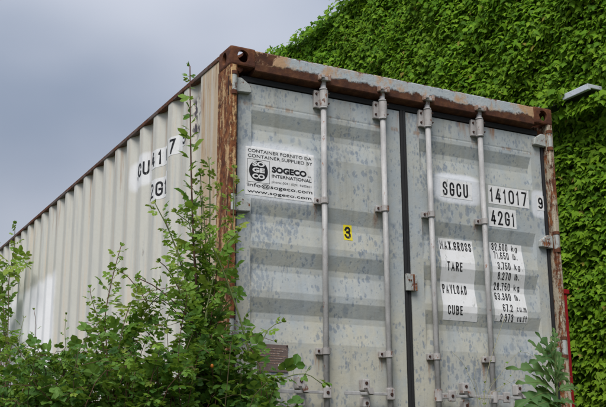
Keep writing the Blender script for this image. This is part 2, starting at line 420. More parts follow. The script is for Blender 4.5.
# -- corner castings with oval holes
def casting_mesh():
    bm = bmesh.new(); box(bm, -.081, .081, -.089, .089, -.059, .059, .012)
    me = bpy.data.meshes.new('casting_block'); bm.to_mesh(me); bm.free()
    base = bpy.data.objects.new('tmp_a', me); COL.objects.link(base)
    tools = []
    def tool(bm2):
        m2 = bpy.data.meshes.new('tmp'); bmesh.ops.recalc_face_normals(bm2, faces=bm2.faces); bm2.to_mesh(m2); bm2.free()
        t = bpy.data.objects.new('tmp_t', m2); COL.objects.link(t); tools.append(t)
        md = base.modifiers.new('b', 'BOOLEAN'); md.operation = 'DIFFERENCE'; md.object = t; md.solver = 'EXACT'
    def oval(rx, ry, n=20): return [(rx * math.cos(2 * math.pi * i / n), ry * math.sin(2 * math.pi * i / n)) for i in range(n)]
    b = bmesh.new(); box(b, -.060, .060, -.068, .068, -.040, .040); tool(b)
    b = bmesh.new(); prism(b, oval(.036, .038), 1, -.2, .2); tool(b)
    b = bmesh.new(); prism(b, oval(.030, .0385), 0, -.2, .2); tool(b)
    b = bmesh.new(); prism(b, oval(.032, .058), 2, -.2, .2); tool(b)
    dg = bpy.context.evaluated_depsgraph_get()
    out = bpy.data.meshes.new_from_object(base.evaluated_get(dg)); out.name = 'corner_casting'
    for t in tools + [base]: bpy.data.objects.remove(t)
    return out
cm = casting_mesh()
for xx in (.081, W - .081):
    for yy in (.089, L - .089):
        for zz in (HT - .059, .059):
            o = link('corner_casting', cm, 'casting', box_root); o.location = (xx, yy, zz)

# -- corner posts
def post(mirror, mat):
    prof = [(0.004, .004), (.010, .0), (.040, 0), (.046, .005), (.046, .082), (.052, .086), (.095, .086), (.095, .172), (.012, .19), (.004, .185)]
    bm = bmesh.new()
    P = [(W - a, b) if mirror else (a, b) for a, b in prof]
    prism(bm, P, 2, .118, HT - .118)
    return bm_obj('corner_post', bm, mat, box_root)
pl = post(False, 'post'); pr_ = post(True, 'post_r')
for mir in (0, 1):
    bm = bmesh.new(); x0, x1 = (.005, .12) if not mir else (W - .12, W - .005)
    box(bm, x0, x1, L - .17, L - .004, .118, HT - .118, .008); bm_obj('corner_post', bm, 'post', box_root)
# -- hollow slots and weld ribs along the left post
for z in (2.375, 1.66, .95, .33):
    bm = bmesh.new(); box(bm, .0015, .006, .022, .034, z - .085, z + .03); bm_obj('hinge_slot', bm, 'bolt', pl)

# -- side panels (corrugated)
PITCH, OUT_END = .2875, 1.038
def side_profile():
    pts = [(.006, .17)]
    k0 = -2
    ye = OUT_END + k0 * PITCH          # far end of an outer flat
    while ye < L - .35:
        if ye > .2:
            pts += [(.006, ye), (.042, ye + .068), (.042, ye + .068 + .0735), (.006, ye + PITCH - .078)]
        ye += PITCH
    pts.append((.006, L - .16)); return pts
SP = side_profile(); SPy = [p[1] for p in SP]; SPx = [p[0] for p in SP]
def soft(ps, d=.007):
    o = [ps[0]]
    for i in range(1, len(ps) - 1):
        a, b, c = (np.array(ps[i - 1]), np.array(ps[i]), np.array(ps[i + 1]))
        o.append(tuple(b + (a - b) / np.linalg.norm(a - b) * d)); o.append(tuple(b + (c - b) / np.linalg.norm(c - b) * d))
    return o + [ps[-1]]
SS = soft(SP); SSy = [p[1] for p in SS]; SSx = [p[0] for p in SS]
def gside(y): return float(np.interp(y, SSy, SSx))
def side_panel(mirror):
    V = []; F = []; zs = [.14, HT - .038]
    for (x, y) in SS:
        X = W - x if mirror else x
        for z in zs: V.append((X, y, z))
    for i in range(len(SS) - 1): F.append((2 * i, 2 * i + 1, 2 * i + 3, 2 * i + 2))
    me = bpy.data.meshes.new('side_panel'); me.from_pydata(V, [], F); me.update()
    return link('side_panel', me, 'side', box_root)
sideL = side_panel(False); sideR = side_panel(True)
for mir in (0, 1):
    def xx(a, b): return (W - b, W - a) if mir else (a, b)
    bm = bmesh.new(); x0, x1 = xx(.0, .062); box(bm, x0, x1, .178, L - .178, HT - .038, HT - .008, .005); bm_obj('top_side_rail', bm, 'rail', box_root)
    bm = bmesh.new(); x0, x1 = xx(.004, .06); box(bm, x0, x1, .178, L - .178, .012, .15, .006); bm_obj('bottom_side_rail', bm, 'rail', box_root)
# -- roof, floor, end wall
def ribbed_sheet(name, mat, z_or_y, ax):
    V = []; F = []
    if ax == 2:
        y = .12; pts = []
        while y < L - .1: pts += [(y, 0), (y + .09, 0), (y + .11, -.018), (y + .19, -.018)]; y += .21
        for (yy, dz) in pts: V += [(.062, yy, HT - .014 + dz), (W - .062, yy, HT - .014 + dz)]
    else:
        x = .12; pts = []
        while x < W - .3: pts += [(x, 0), (x + .1, 0), (x + .16, -.04), (x + .25, -.04)]; x += .31
        for (xx_, dy) in pts: V += [(xx_, L - .05 + dy, .15), (xx_, L - .05 + dy, HT - .06)]
    for i in range(len(pts) - 1): F.append((2 * i, 2 * i + 1, 2 * i + 3, 2 * i + 2))
    me = bpy.data.meshes.new(name); me.from_pydata(V, [], F); me.update(); return link(name, me, mat, box_root)
ribbed_sheet('roof_sheet', 'side', 0, 2); ribbed_sheet('end_wall', 'side', 0, 1)
bm = bmesh.new(); box(bm, .065, W - .065, .1, L - .1, .10, .15); bm_obj('floor_deck', bm, 'steel', box_root)
bm = bmesh.new(); box(bm, .165, W - .165, L - .1, L - .02, HT - .12, HT - .01, .006); bm_obj('end_header', bm, 'rail', box_root)
bm = bmesh.new(); box(bm, .165, W - .165, L - .1, L - .02, .01, .15, .006); bm_obj('end_sill', bm, 'rail', box_root)
# -- door header and sill
bm = bmesh.new()
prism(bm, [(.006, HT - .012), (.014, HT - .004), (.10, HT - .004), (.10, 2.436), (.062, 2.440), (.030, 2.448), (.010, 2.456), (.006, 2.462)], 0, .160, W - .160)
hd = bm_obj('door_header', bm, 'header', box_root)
bm = bmesh.new(); box(bm, .16, W - .16, .01, .11, .008, .15, .008); bm_obj('door_sill', bm, 'rail', box_root)
bm = bmesh.new(); box(bm, .0955, W - .0955, .054, .0995, 2.402, 2.4355, .004); bm_obj('top_gasket', bm, 'rubber', box_root)

# -- doors
D0 = .060
PROF = [(z_, d_ * .56) for z_, d_ in [(.165, 0), (.885, 0), (1.01, .04), (1.045, .04), (1.13, 0), (1.17, 0), (1.285, .04), (1.32, .04), (1.41, 0), (1.45, 0), (1.57, .04), (1.61, .04),
        (1.70, 0), (2.00, 0), (2.12, .04), (2.155, .04), (2.235, 0), (2.262, 0), (2.2665, .0025), (2.271, .0025), (2.276, 0), (2.395, 0)]]
PS = soft(PROF, .002)
def fdoor(z): return float(np.interp(z, [p[0] for p in PS], [p[1] for p in PS]))
def make_door(x0, x1, xa, xb):
    V = []; F = []
    def q(*p):
        b = len(V); V.extend(p); F.append(tuple(range(b, b + len(p))))
    z0, z1 = PS[0][0], PS[-1][0]; e = .006
    q((x0 + e, D0, z0), (xa, D0, z0), (xa, D0, z1), (x0 + e, D0, z1)); q((xb, D0, z0), (x1 - e, D0, z0), (x1 - e, D0, z1), (xb, D0, z1))
    for s, x in ((1, x0), (-1, x1)):
        q((x, D0 + e, z0), (x + s * e, D0, z0), (x + s * e, D0, z1), (x, D0 + e, z1)); q((x, .115, z0), (x, D0 + e, z0), (x, D0 + e, z1), (x, .115, z1))
    q((x0, .115, z0), (x1, .115, z0), (x1, .115, z1), (x0, .115, z1))
    q((x0, .115, z1), (x1, .115, z1), (x1, D0, z1), (x0, D0, z1)); q((x0, .115, z0), (x1, .115, z0), (x1, D0, z0), (x0, D0, z0))
    ins = .022
    for i in range(len(PS) - 1):
        (za, da), (zb, db) = PS[i], PS[i + 1]
        ia, ib = da / .04 * ins, db / .04 * ins
        q((xa + ia, D0 + da, za), (xb - ia, D0 + da, za), (xb - ib, D0 + db, zb), (xa + ib, D0 + db, zb))
        if da > .005 or db > .005:
            q((xa, D0, za), (xa + ia, D0 + da, za), (xa + ib, D0 + db, zb), (xa, D0, zb)); q((xb, D0, za), (xb - ia, D0 + da, za), (xb - ib, D0 + db, zb), (xb, D0, zb))
    bm = bmesh.new()
    vs = [bm.verts.new(v) for v in V]
    for f in F:
        try: bm.faces.new([vs[i] for i in f])
        except ValueError: pass
    bmesh.ops.remove_doubles(bm, verts=bm.verts, dist=1e-5)
    return bm_obj('door', bm, 'door', box_root)
doorL = make_door(.074, 1.208, .165, 1.100); doorR = make_door(1.248, W - .074, 1.350, 2.272)
doorL['label'] = 'left door with large white company sticker and yellow number'
doorR['label'] = 'right door with container number and weight table'
for d, (a, b) in ((doorL, (.0525, .0735)), (doorL, (1.2085, 1.2275)), (doorR, (1.2285, 1.2475)), (doorR, (W - .0735, W - .0525))):
    bm = bmesh.new(); box(bm, a, b, .052, .105, .17, 2.4015, .004); bm_obj('gasket', bm, 'rubber', d)

# -- hinges
def hinge(door, z, mirror):
    s = -1 if mirror else 1; ox = W if mirror else 0
    def X(a): return ox + s * a
    h = bm_obj_hinge = bmesh.new()
    poly = [(X(.047), z - .047), (X(.047), z + .040), (X(.085), z + .044), (X(.146), z + .004), (X(.150), z - .040)]
    prism(h, poly, 1, .026, .0595)
    bmesh.ops.bevel(h, geom=[e for e in h.edges], offset=.004, segments=1, affect='EDGES')
    hb = bm_obj('hinge', h, 'hinge', door)
    k = bmesh.new(); cyl(k, (X(.028), .012, z - .05), (X(.028), .012, z + .045), .019, seg=14); bm_obj('hinge_knuckle', k, 'hinge', door, False)
    for a, b in ((-.075, -.052), (.047, .068)):
        k = bmesh.new(); cyl(k, (X(.028), .012, z + a), (X(.028), .012, z + b), .022, seg=14); bm_obj('hinge_pin_lug', k, 'casting', door)
for z in (2.365, 1.650, .945, .330):
    hinge(doorL, z, False); hinge(doorR, z, True)

# -- locking rods, brackets, keepers, handles
RY = .016; RR = .0172
rods = [(doorL, .625, -1), (doorL, 1.050, -1), (doorR, 1.393, 1), (doorR, 1.811, 1)]
_b = bmesh.new(); cyl(_b, (0, .004, 0), (0, -.006, 0), .0085, .007, 8); BOLT = bpy.data.meshes.new('bolt'); _b.to_mesh(BOLT); _b.free()
def bolts(parent, pts, y, mat='bolt', k=1.0):
    me = BOLT if mat == 'bolt' else BOLT.copy()
    for (x, z) in pts:
        o = link('bolt', me, mat, parent); o.location = (x, y, z); o.scale = (k, 1, k)
for door, X, sgn in rods:
    bm = bmesh.new(); cyl(bm, (X, RY, .09), (X, RY, 2.452), RR, seg=20)
    cyl(bm, (X, RY, 2.300), (X, RY, 2.312), .025, seg=20); cyl(bm, (X, RY, 2.420), (X, RY, 2.430), .0245, seg=20)
    for f in bm.faces: f.smooth = len(f.verts) == 4
    rod = bm_obj('locking_rod', bm, 'rod', door)
    # top guide plate
    bm = bmesh.new(); box(bm, X - .052, X + .034, .034, .0585, 2.310, 2.421, .004)
    cyl(bm, (X + .004, RY + .002, 2.314), (X + .004, RY + .002, 2.418), .0265, seg=18)
    g = bm_obj('guide_plate', bm, 'fitting', door)
    bolts(door, [(X - .039, 2.335), (X - .039, 2.398)], .034); bolts(door, [(X + .030, 2.335), (X + .030, 2.398)], .004, k=.7)
    # strap brackets
    for z in (1.728, .842, .36):
        bm = bmesh.new(); box(bm, X - .050, X + .036, .036, .0585, z - .020, z + .018, .004)
        cyl(bm, (X, RY, z - .019), (X, RY, z + .017), .0245, seg=18); bm_obj('strap_bracket', bm, 'fitting', door)
        bolts(door, [(X - .038, z), (X + .030, z)], .036)
    # cam end and keeper on the header
    bm = bmesh.new(); cyl(bm, (X, RY - .002, 2.452), (X, RY - .002, 2.476), .017, seg=12)
    box(bm, X - .024, X + .016, -.020, .012, 2.474, 2.496, .004); box(bm, X - .030, X - .012, -.030, -.004, 2.486, 2.505, .003)
    bm_obj('cam', bm, 'fitting', door)
    bm = bmesh.new(); box(bm, X + .018, X + .034, -.026, .006, 2.474, 2.512, .004); box(bm, X - .044, X - .031, -.022, .006, 2.474, 2.506, .004)
    box(bm, X - .02, X + .020, -.012, .006, 2.498, 2.509, .003)
    bm_obj('cam_keeper', bm, 'keeper', hd)
    bm = bmesh.new(); box(bm, X - .04, X + .04, -.012, .0095, .075, .125, .004); bm_obj('cam_keeper', bm, 'keeper', door)
    # handle: hub plates, bar, catch
    hx = X + sgn * (.010 if sgn < 0 else .082)
    bm = bmesh.new(); box(bm, hx - .024, hx + .024, -.016, .004, .575, .640, .006)
    cyl(bm, (X, RY, .575), (X, RY, .645), .025, seg=16)
    if sgn > 0: box(bm, X, hx, -.004, .008, .592, .622, .003)
    bm_obj('handle_hub', bm, 'fitting', door)
    bolts(door, [(hx, .607)], -.015, k=1.3)
    tip = hx + sgn * .31
    bm = bmesh.new(); box(bm, min(hx, tip), max(hx, tip), -.006, .002, .600, .616, .003); box(bm, min(tip, tip - sgn * .10), max(tip, tip - sgn * .10), -.014, -.0065, .597, .619, .003)
    bm_obj('handle_bar', bm, 'rod', door)
    cx = X + (-.163 if sgn < 0 else .207)
    bm = bmesh.new(); box(bm, cx - .024, cx + .024, .012, .0585, .626, .692, .006); prism(bm, [(cx - .02, .640), (cx + .022, .640), (cx + .030, .606), (cx - .002, .606)], 1, -.024, .014)
    box(bm, cx - .022, cx + .022, .012, .0585, .532, .590, .006)
    bm_obj('handle_catch', bm, 'fitting', door)
    bolts(door, [(cx, .668), (cx, .555)], .013, k=1.35)
# -- seal plate over the door gap
bm = bmesh.new(); box(bm, 1.205, 1.282, .034, .0515, 1.236, 1.340, .003); lp = bm_obj('seal_plate', bm, 'hinge', doorR)
bm = bmesh.new(); box(bm, 1.250, 1.262, .029, .0335, 1.238, 1.338, .002); cyl(bm, (1.222, .0335, 1.30), (1.222, .028, 1.30), .005, seg=8); cyl(bm, (1.236, .0335, 1.30), (1.236, .028, 1.30), .005, seg=8)
bm_obj('seal_bar', bm, 'casting', lp)
# -- approval plate
bm = bmesh.new(); box(bm, .209, .400, .054, .0598, .715, .868, .002); pt = bm_obj('approval_plate', bm, 'plate', doorL)
bm = bmesh.new(); box(bm, .338, .392, .0525, .0538, .733, .757); bm_obj('paper_tag', bm, 'white', pt)
bm = bmesh.new()
for r in range(7):
    box(bm, .220, .388 - .02 * (r % 3), .0527, .0538, .842 - r * .0135, .846 - r * .0135)
bm_obj('stamped_lines', bm, 'keeper', pt)
bolts(pt, [(.215, .862), (.394, .862), (.215, .721), (.394, .79)], .0535, 'fitting', .6)

# -- flat print that follows the corrugation
def conform(bm, face):
    if face == 'door':
        for (z, d) in PS:
            g = bm.verts[:] + bm.edges[:] + bm.faces[:]
            bmesh.ops.bisect_plane(bm, geom=g, plane_co=(0, z, 0), plane_no=(0, 1, 0))
    else:
        us = [u.co.x for u in bm.verts]; lo, hi = min(us), max(us)
        for y in SSy:
            if lo < -y < hi:
                g = bm.verts[:] + bm.edges[:] + bm.faces[:]
                bmesh.ops.bisect_plane(bm, geom=g, plane_co=(-y, 0, 0), plane_no=(1, 0, 0))
def place(bm, face, eps):
    conform(bm, face)
    for v in bm.verts:
        u, w = v.co.x, v.co.y
        v.co = Vector((u, D0 + fdoor(w) - eps, w)) if face == 'door' else Vector((gside(-u) - eps, -u, w))
def decal(name, face, u0, u1, v0, v1, mat, parent, eps=.0012, skew=0):
    bm = bmesh.new()
    bm.faces.new([bm.verts.new(p) for p in ((u0, v0, 0), (u1, v0, 0), (u1, v1, 0), (u0, v1, 0))])
    place(bm, face, eps); me = bpy.data.meshes.new(name); bm.to_mesh(me); bm.free(); return link(name, me, mat, parent)
def text_bm(s, bold=0.):
    c = bpy.data.curves.new('t', 'FONT'); c.body = s; c.size = 1; c.offset = bold; c.resolution_u = 3
    o = bpy.data.objects.new('t', c); COL.objects.link(o)
    me = bpy.data.meshes.new_from_object(o.evaluated_get(bpy.context.evaluated_depsgraph_get()))
    bpy.data.objects.remove(o); bm = bmesh.new(); bm.from_mesh(me); bpy.data.meshes.remove(me); return bm
def text(s, face, u0, u1, v0, v1, mat, parent, bold=.0, eps=.0022, name='lettering'):
    """fill the box u0..u1 x v0..v1 with the words; v range is cap height"""
    bm = text_bm(s, bold)
    xs = [v.co.x for v in bm.verts]; lo, hi = min(xs), max(xs)
    cap = .69 + bold * 2
    for v in bm.verts:
        v.co = Vector((u0 + (v.co.x - lo) / (hi - lo) * (u1 - u0), v0 + (v.co.y + bold) / cap * (v1 - v0), 0))
    place(bm, face, eps); me = bpy.data.meshes.new(name); bm.to_mesh(me); bm.free(); return link(name, me, mat, parent)

def _arc(cx, cy, rx, ry, a0, a1, n=7): return [(cx + rx * math.cos(R(a0 + (a1 - a0) * k / n)), cy + ry * math.sin(R(a0 + (a1 - a0) * k / n))) for k in range(n + 1)]
_top = lambda a0, a1, ry=.24: _arc(.5, 1 - ry, .5, ry, a0, a1)
_bot = lambda a0, a1, ry=.24: _arc(.5, ry, .5, ry, a0, a1)
_O = _top(0, 180) + _bot(180, 360) + [(1, .76)]
GL = {  # condensed stencil style letters: width, strokes
    '0': (1, [_O]), 'O': (1, [_O]), 'C': (1, [[(1, .70)] + _top(0, 180) + _bot(180, 360) + [(1, .30)]]),
    'G': (1, [[(1, .70)] + _top(0, 180) + _bot(180, 360) + [(1, .46), (.55, .46)]]), 'U': (1, [[(0, 1)] + _bot(180, 360) + [(1, 1)]]),
    'S': (1, [[(1, .72)] + _top(0, 180) + [(.04, .64), (.5, .52), (.96, .37)] + _bot(0, -180) + [(0, .28)]]),
    '1': (.55, [[(0, .80), (.62, .99), (.62, 0)]]), '4': (1, [[(1, .24), (0, .24), (.62, 1)], [(.74, .60), (.74, 0)]]), '7': (1, [[(0, 1), (1, 1), (.32, 0)]]),
    '9': (1, [_arc(.5, .72, .5, .28, 0, 360, 14), [(1, .72), (1, .24)] + _bot(0, -150, .22)]), '6': (1, [_arc(.5, .28, .5, .28, 0, 360, 14), [(0, .28), (0, .76)] + _top(180, 30, .22)]),
    '2': (1, [[(0, .72)] + _top(180, -20) + [(0, 0), (1, 0)]]), '3': (1, [[(0, .78)] + _arc(.5, .76, .48, .24, 170, -80) + [(.32, .53)], _arc(.46, .27, .54, .27, 85, -170)]),
    '5': (1, [[(.95, 1), (.08, 1), (.04, .56)] + _arc(.5, .31, .5, .31, 140, -165)]), '8': (1, [_arc(.5, .76, .44, .24, 0, 360, 14), _arc(.5, .27, .5, .27, 0, 360, 14)]),
    'M': (1.25, [[(0, 0), (0, 1), (.5, .35), (1, 1), (1, 0)]]), 'A': (1.1, [[(0, 0), (.5, 1), (1, 0)], [(.2, .3), (.8, .3)]]), 'X': (1.05, [[(0, 0), (1, 1)], [(0, 1), (1, 0)]]),
    'R': (1, [[(0, 0), (0, 1), (.55, 1)] + _arc(.58, .76, .42, .24, 90, -90) + [(0, .52)], [(.5, .5), (1, 0)]]), 'P': (1, [[(0, 0), (0, 1), (.55, 1)] + _arc(.58, .75, .42, .25, 90, -90) + [(0, .5)]]),
    'B': (1, [[(0, 0), (0, 1), (.55, 1)] + _arc(.55, .76, .40, .24, 90, -90) + [(0, .52)], [(.5, .52)] + _arc(.55, .26, .45, .26, 90, -90) + [(0, 0)]]), 'D': (1, [[(0, 0), (0, 1), (.45, 1)] + _arc(.5, .5, .5, .5, 80, -80) + [(.45, 0), (0, 0)]]),
    'T': (1, [[(0, 1), (1, 1)], [(.5, 1), (.5, 0)]]), 'E': (.85, [[(1, 1), (0, 1), (0, 0), (1, 0)], [(0, .52), (.85, .52)]]), 'L': (.85, [[(0, 1), (0, 0), (1, 0)]]), 'Y': (1.05, [[(0, 1), (.5, .45), (1, 1)], [(.5, .45), (.5, 0)]]),
    '.': (.16, [[(.5, 0), (.5, .10)]]), 'k': (.85, [[(0, 0), (0, 1)], [(.9, .68), (.05, .30)], [(.3, .42), (1, 0)]]), 'g': (.9, [_arc(.5, .36, .5, .34, 0, 360, 14), [(1, .70), (1, -.10), (.6, -.26), (.1, -.2)]]),
    'l': (.16, [[(.5, 0), (.5, 1)]]), 'b': (.9, [[(0, 0), (0, 1)], _arc(.5, .35, .5, .35, 0, 360, 14)]), 'c': (.85, [_arc(.5, .35, .5, .35, 50, 310, 12)]), 'u': (.9, [[(0, .7), (0, .25), (.3, 0), (.7, 0), (1, .25)], [(1, .7), (1, 0)]]),
    'm': (1.3, [[(0, 0), (0, .7)], [(0, .5), (.25, .7), (.5, .5), (.5, 0)], [(.5, .5), (.75, .7), (1, .5), (1, 0)]]), 'f': (.8, [[(1, 1), (.5, .95), (.4, .7), (.4, 0)], [(0, .66), (.9, .66)]]), 't': (.8, [[(.4, 1), (.4, .1), (.9, 0)], [(0, .66), (.9, .66)]]),
}
def strokes(s, face, u0, u1, v0, v1, mat, parent, th=.011, eps=.0022, gap=.42, name='lettering'):
    tot = sum(GL[c][0] for c in s) + gap * (len(s) - 1); kx = (u1 - u0 - 0) / tot; x = u0; bm = bmesh.new(); h = (v1 - v0)
    for c in s:
        w, ss = GL[c]
        for st_ in ss:
            P = [Vector((x + th / 2 + p[0] * max(.0001, w * kx - th), v0 + th / 2 + p[1] * (h - th), 0)) for p in st_]
            Q = [P[0]]
            for p in P[1:]:
                if (p - Q[-1]).length > 1e-5: Q.append(p)
            if len(Q) < 2: continue
            n = len(Q); closed = (Q[0] - Q[-1]).length < 1e-4; lr = []
            for i in range(n):
                a = Q[i] - Q[i - 1] if i else ((Q[0] - Q[-2]) if closed else Q[1] - Q[0]); b = Q[i + 1] - Q[i] if i < n - 1 else ((Q[1] - Q[0]) if closed else a)
                a = a.normalized(); b = b.normalized(); t = (a + b); t = t.normalized() if t.length > .2 else a
                nr = Vector((-t.y, t.x, 0)); k = min(1.9, 1 / max(.4, abs(nr.dot(Vector((-a.y, a.x, 0)))))) * th / 2
                off = (a * (th / 2) if (i == n - 1 and not closed) else (-b * (th / 2) if (i == 0 and not closed) else Vector()))
                lr.append((bm.verts.new(Q[i] + nr * k + off), bm.verts.new(Q[i] - nr * k + off)))
            for i in range(n - 1): bm.faces.new((lr[i][0], lr[i][1], lr[i + 1][1], lr[i + 1][0]))
        x += (w + gap) * kx
    place(bm, face, eps); me = bpy.data.meshes.new(name); bm.to_mesh(me); bm.free(); return link(name, me, mat, parent)

# company sticker
st = decal('company_sticker', 'door', .128, .578, 1.718, 2.012, 'white', doorL)
T = lambda s, a, b, c, d, m='black', k=.0, **kw: text(s, 'door', a, b, c, d, m, st, k, **kw)
T('CONTAINER FORNITO DA', .142, .562, 1.975, 1.994, 'black', .006)
T('CONTAINER SUPPLIED BY', .142, .568, 1.944, 1.963, 'black', .006)
bm = bmesh.new(); cx, cz, rr = .212, 1.865, .0625
bm.faces.new([bm.verts.new((cx + rr * .97 * math.cos(2 * math.pi * i / 40), cz + rr * math.sin(2 * math.pi * i / 40), 0)) for i in range(40)])
place(bm, 'door', .0018); me = bpy.data.meshes.new('logo_disc'); bm.to_mesh(me); bm.free(); link('logo_disc', me, 'black', st)
for i, w in enumerate(('SO', 'GE', 'CO')):
    T(w, .172, .252, 1.892 - i * .037, 1.921 - i * .037, 'white', .05, eps=.0026)
for (a, b, c, d) in ((.140, .142, 1.795, 1.934), (.282, .284, 1.795, 1.934), (.1421, .2819, 1.932, 1.934), (.1421, .2819, 1.795, 1.797)):
    decal('logo_frame', 'door', a, b, c, d, 'black', st, .0018)
T('SOGECO', .298, .528, 1.868, 1.905, 'black', .05)
T('s.a.', .536, .560, 1.868, 1.880, 'black', .01)
T('INTERNATIONAL', .298, .562, 1.838, 1.857, 'black', .02)
T('phone: 0041 (0)91 9605601', .298, .560, 1.805, 1.818, 'faded')
T('info@sogeco.com', .142, .566, 1.768, 1.789, 'black', .008)
T('www.sogeco.com', .142, .560, 1.732, 1.750, 'black', .008)
# yellow number
yl = decal('number_sticker', 'door', .788, .848, 1.516, 1.612, 'yellow', doorL)
strokes('3', 'door', .797, .839, 1.526, 1.602, 'black', yl, .013)
# container number on the right door
def plate_text(rect, words, parent_name='number_panel', mat='black', bold=.012):
    p = decal(parent_name, 'door', *rect, 'white', doorR)
    for (s, a, b, c, d) in words: strokes(s, 'door', a, b, c, d, mat, p, .0125)
plate_text((1.502, 1.755, 1.868, 1.988), [('SGCU', 1.520, 1.722, 1.880, 1.972)])
plate_text((1.888, 2.232, 1.868, 1.992), [('141017', 1.902, 2.214, 1.882, 1.978)])
plate_text((2.300, 2.362, 1.868, 1.972), [('9', 2.311, 2.352, 1.880, 1.958)])
plate_text((1.882, 2.112, 1.714, 1.842), [('42G1', 1.900, 2.096, 1.728, 1.824)])
w1 = decal('weight_panel', 'door', 1.486, 1.752, 1.078, 1.600, 'white', doorR)
for s, a, b, z in (('MAX.GROSS', 1.492, 1.738, 1.556), ('TARE', 1.530, 1.650, 1.420), ('PAYLOAD', 1.500, 1.688, 1.276), ('CUBE', 1.522, 1.636, 1.142)):
    strokes(s, 'door', a, b, z - .029, z + .029, 'black', w1, .0078)
w2 = decal('weight_panel', 'door', 1.890, 2.160, 1.092, 1.612, 'white', doorR)
for s, k, z in (('32.500', 'kg', 1.584), ('71.650', 'lb.', 1.526), ('3.750', 'kg', 1.456), ('8.270', 'lb.', 1.390), ('28.750', 'kg', 1.322), ('63.380', 'lb.', 1.256), ('67.2', 'cu.m', 1.182), ('2.373', 'cu.ft', 1.118)):
    a = 2.014 - .132 * (sum(GL[c][0] for c in s) + .42 * (len(s) - 1)) / (5.16 + .42 * 5)
    strokes(s, 'door', a + .026, 2.040, z - .025, z + .025, 'black', w2, .0064)
    strokes(k, 'door', 2.072, {'kg': 2.120, 'lb.': 2.108}.get(k, 2.152), z - .020, z + .020, 'faded', w2, .006)
# side numbers
p1 = decal('number_panel', 'side', -1.345, -1.030, 2.172, 2.302, 'white', sideL)
p2 = decal('number_panel', 'side', -1.012, -.706, 2.180, 2.306, 'white', sideL)
p3 = decal('number_panel', 'side', -1.420, -1.020, 1.944, 2.092, 'white', sideL)
for c, y, p in (('S', 1.695, sideL), ('G', 1.648, sideL), ('C', 1.578, sideL), ('U', 1.498, sideL), ('1', 1.395, p1), ('4', 1.30, p1), ('1', 1.213, p1), ('0', 1.115, p1), ('1', 1.062, p2), ('7', .955, p2), ('9', .728, p2)):
    wd = .03 if c == '1' else .060
    strokes(c, 'side', -(y + wd / 2), -(y - wd / 2), 2.190, 2.290, 'black', p, .016)
for c, y in (('4', 1.40), ('2', 1.305), ('G', 1.212), ('1', 1.14)):
    wd = .03 if c == '1' else .062
    strokes(c, 'side', -(y + wd / 2), -(y - wd / 2), 1.966, 2.068, 'black', p3, .016)

# ------------------------------------------------------------------ building behind, its ivy, the lamp, the red post
XW = 5.16
bd = empty('ivy_covered_building', (XW + 3, 6, 0), 'tall flat topped building wholly hidden under green ivy behind the container', 'building')
def rel(o, p): o.location = Vector(o.location) - Vector(p)
bm = bmesh.new(); box(bm, XW, XW + 6, -5, 17, -.05, 6.93); o = bm_obj('wall', bm, 'wall', bd); rel(o, bd.location)
bm = bmesh.new(); box(bm, XW - .06, XW + 6.06, -5.06, 17.06, 6.931, 7.0); o = bm_obj('roof', bm, 'roof', bd); rel(o, bd.location)

lampY0, lampY1 = 1.93, 2.68
lm = empty('wall_lamp', (XW, 2.2, 3.80), 'long pale metal strip lamp sticking out of the ivy at right', 'lamp')
bm = bmesh.new(); box(bm, 4.745, 4.785, lampY0, lampY1, 3.806, 3.868, .006); box(bm, 4.785, 4.94, lampY0, lampY1, 3.826, 3.868, .006)
o = bm_obj('housing', bm, 'lamp', lm); rel(o, lm.location)
bm = bmesh.new(); box(bm, 4.786, 4.935, lampY0 + .02, lampY1 - .02, 3.812, 3.8255); o = bm_obj('diffuser', bm, 'lamp_dark', lm); rel(o, lm.location)
for y in (lampY0 + .2, lampY1 - .2):
    bm = bmesh.new(); box(bm, 4.9, XW + .01, y - .02, y + .02, 3.83, 3.86); o = bm_obj('arm', bm, 'lamp_dark', lm); rel(o, lm.location)

cb = tube_mesh([([Vector((4.86, 2.30, 3.868)) - lm.location, Vector((4.90, 2.30, 3.93)) - lm.location, Vector((5.0, 2.32, 3.97)) - lm.location, Vector((5.16, 2.34, 3.98)) - lm.location], [.006] * 4)])
link('cable', cb, 'rubber', lm, True)
rp = at((563.8, 291), 0, 3.6)
rd = empty('red_post', (rp.x, rp.y, 0), 'thin red painted post between container and ivy wall', 'post')
bm = bmesh.new(); box(bm, -.035, .012, -.02, .02, -.05, rp.z - .028, .004); bm_obj('shaft', bm, 'red', rd)
bm = bmesh.new(); box(bm, -.045, .034, -.03, .03, rp.z - .028, rp.z + .01, .006); bm_obj('cap', bm, 'red', rd)

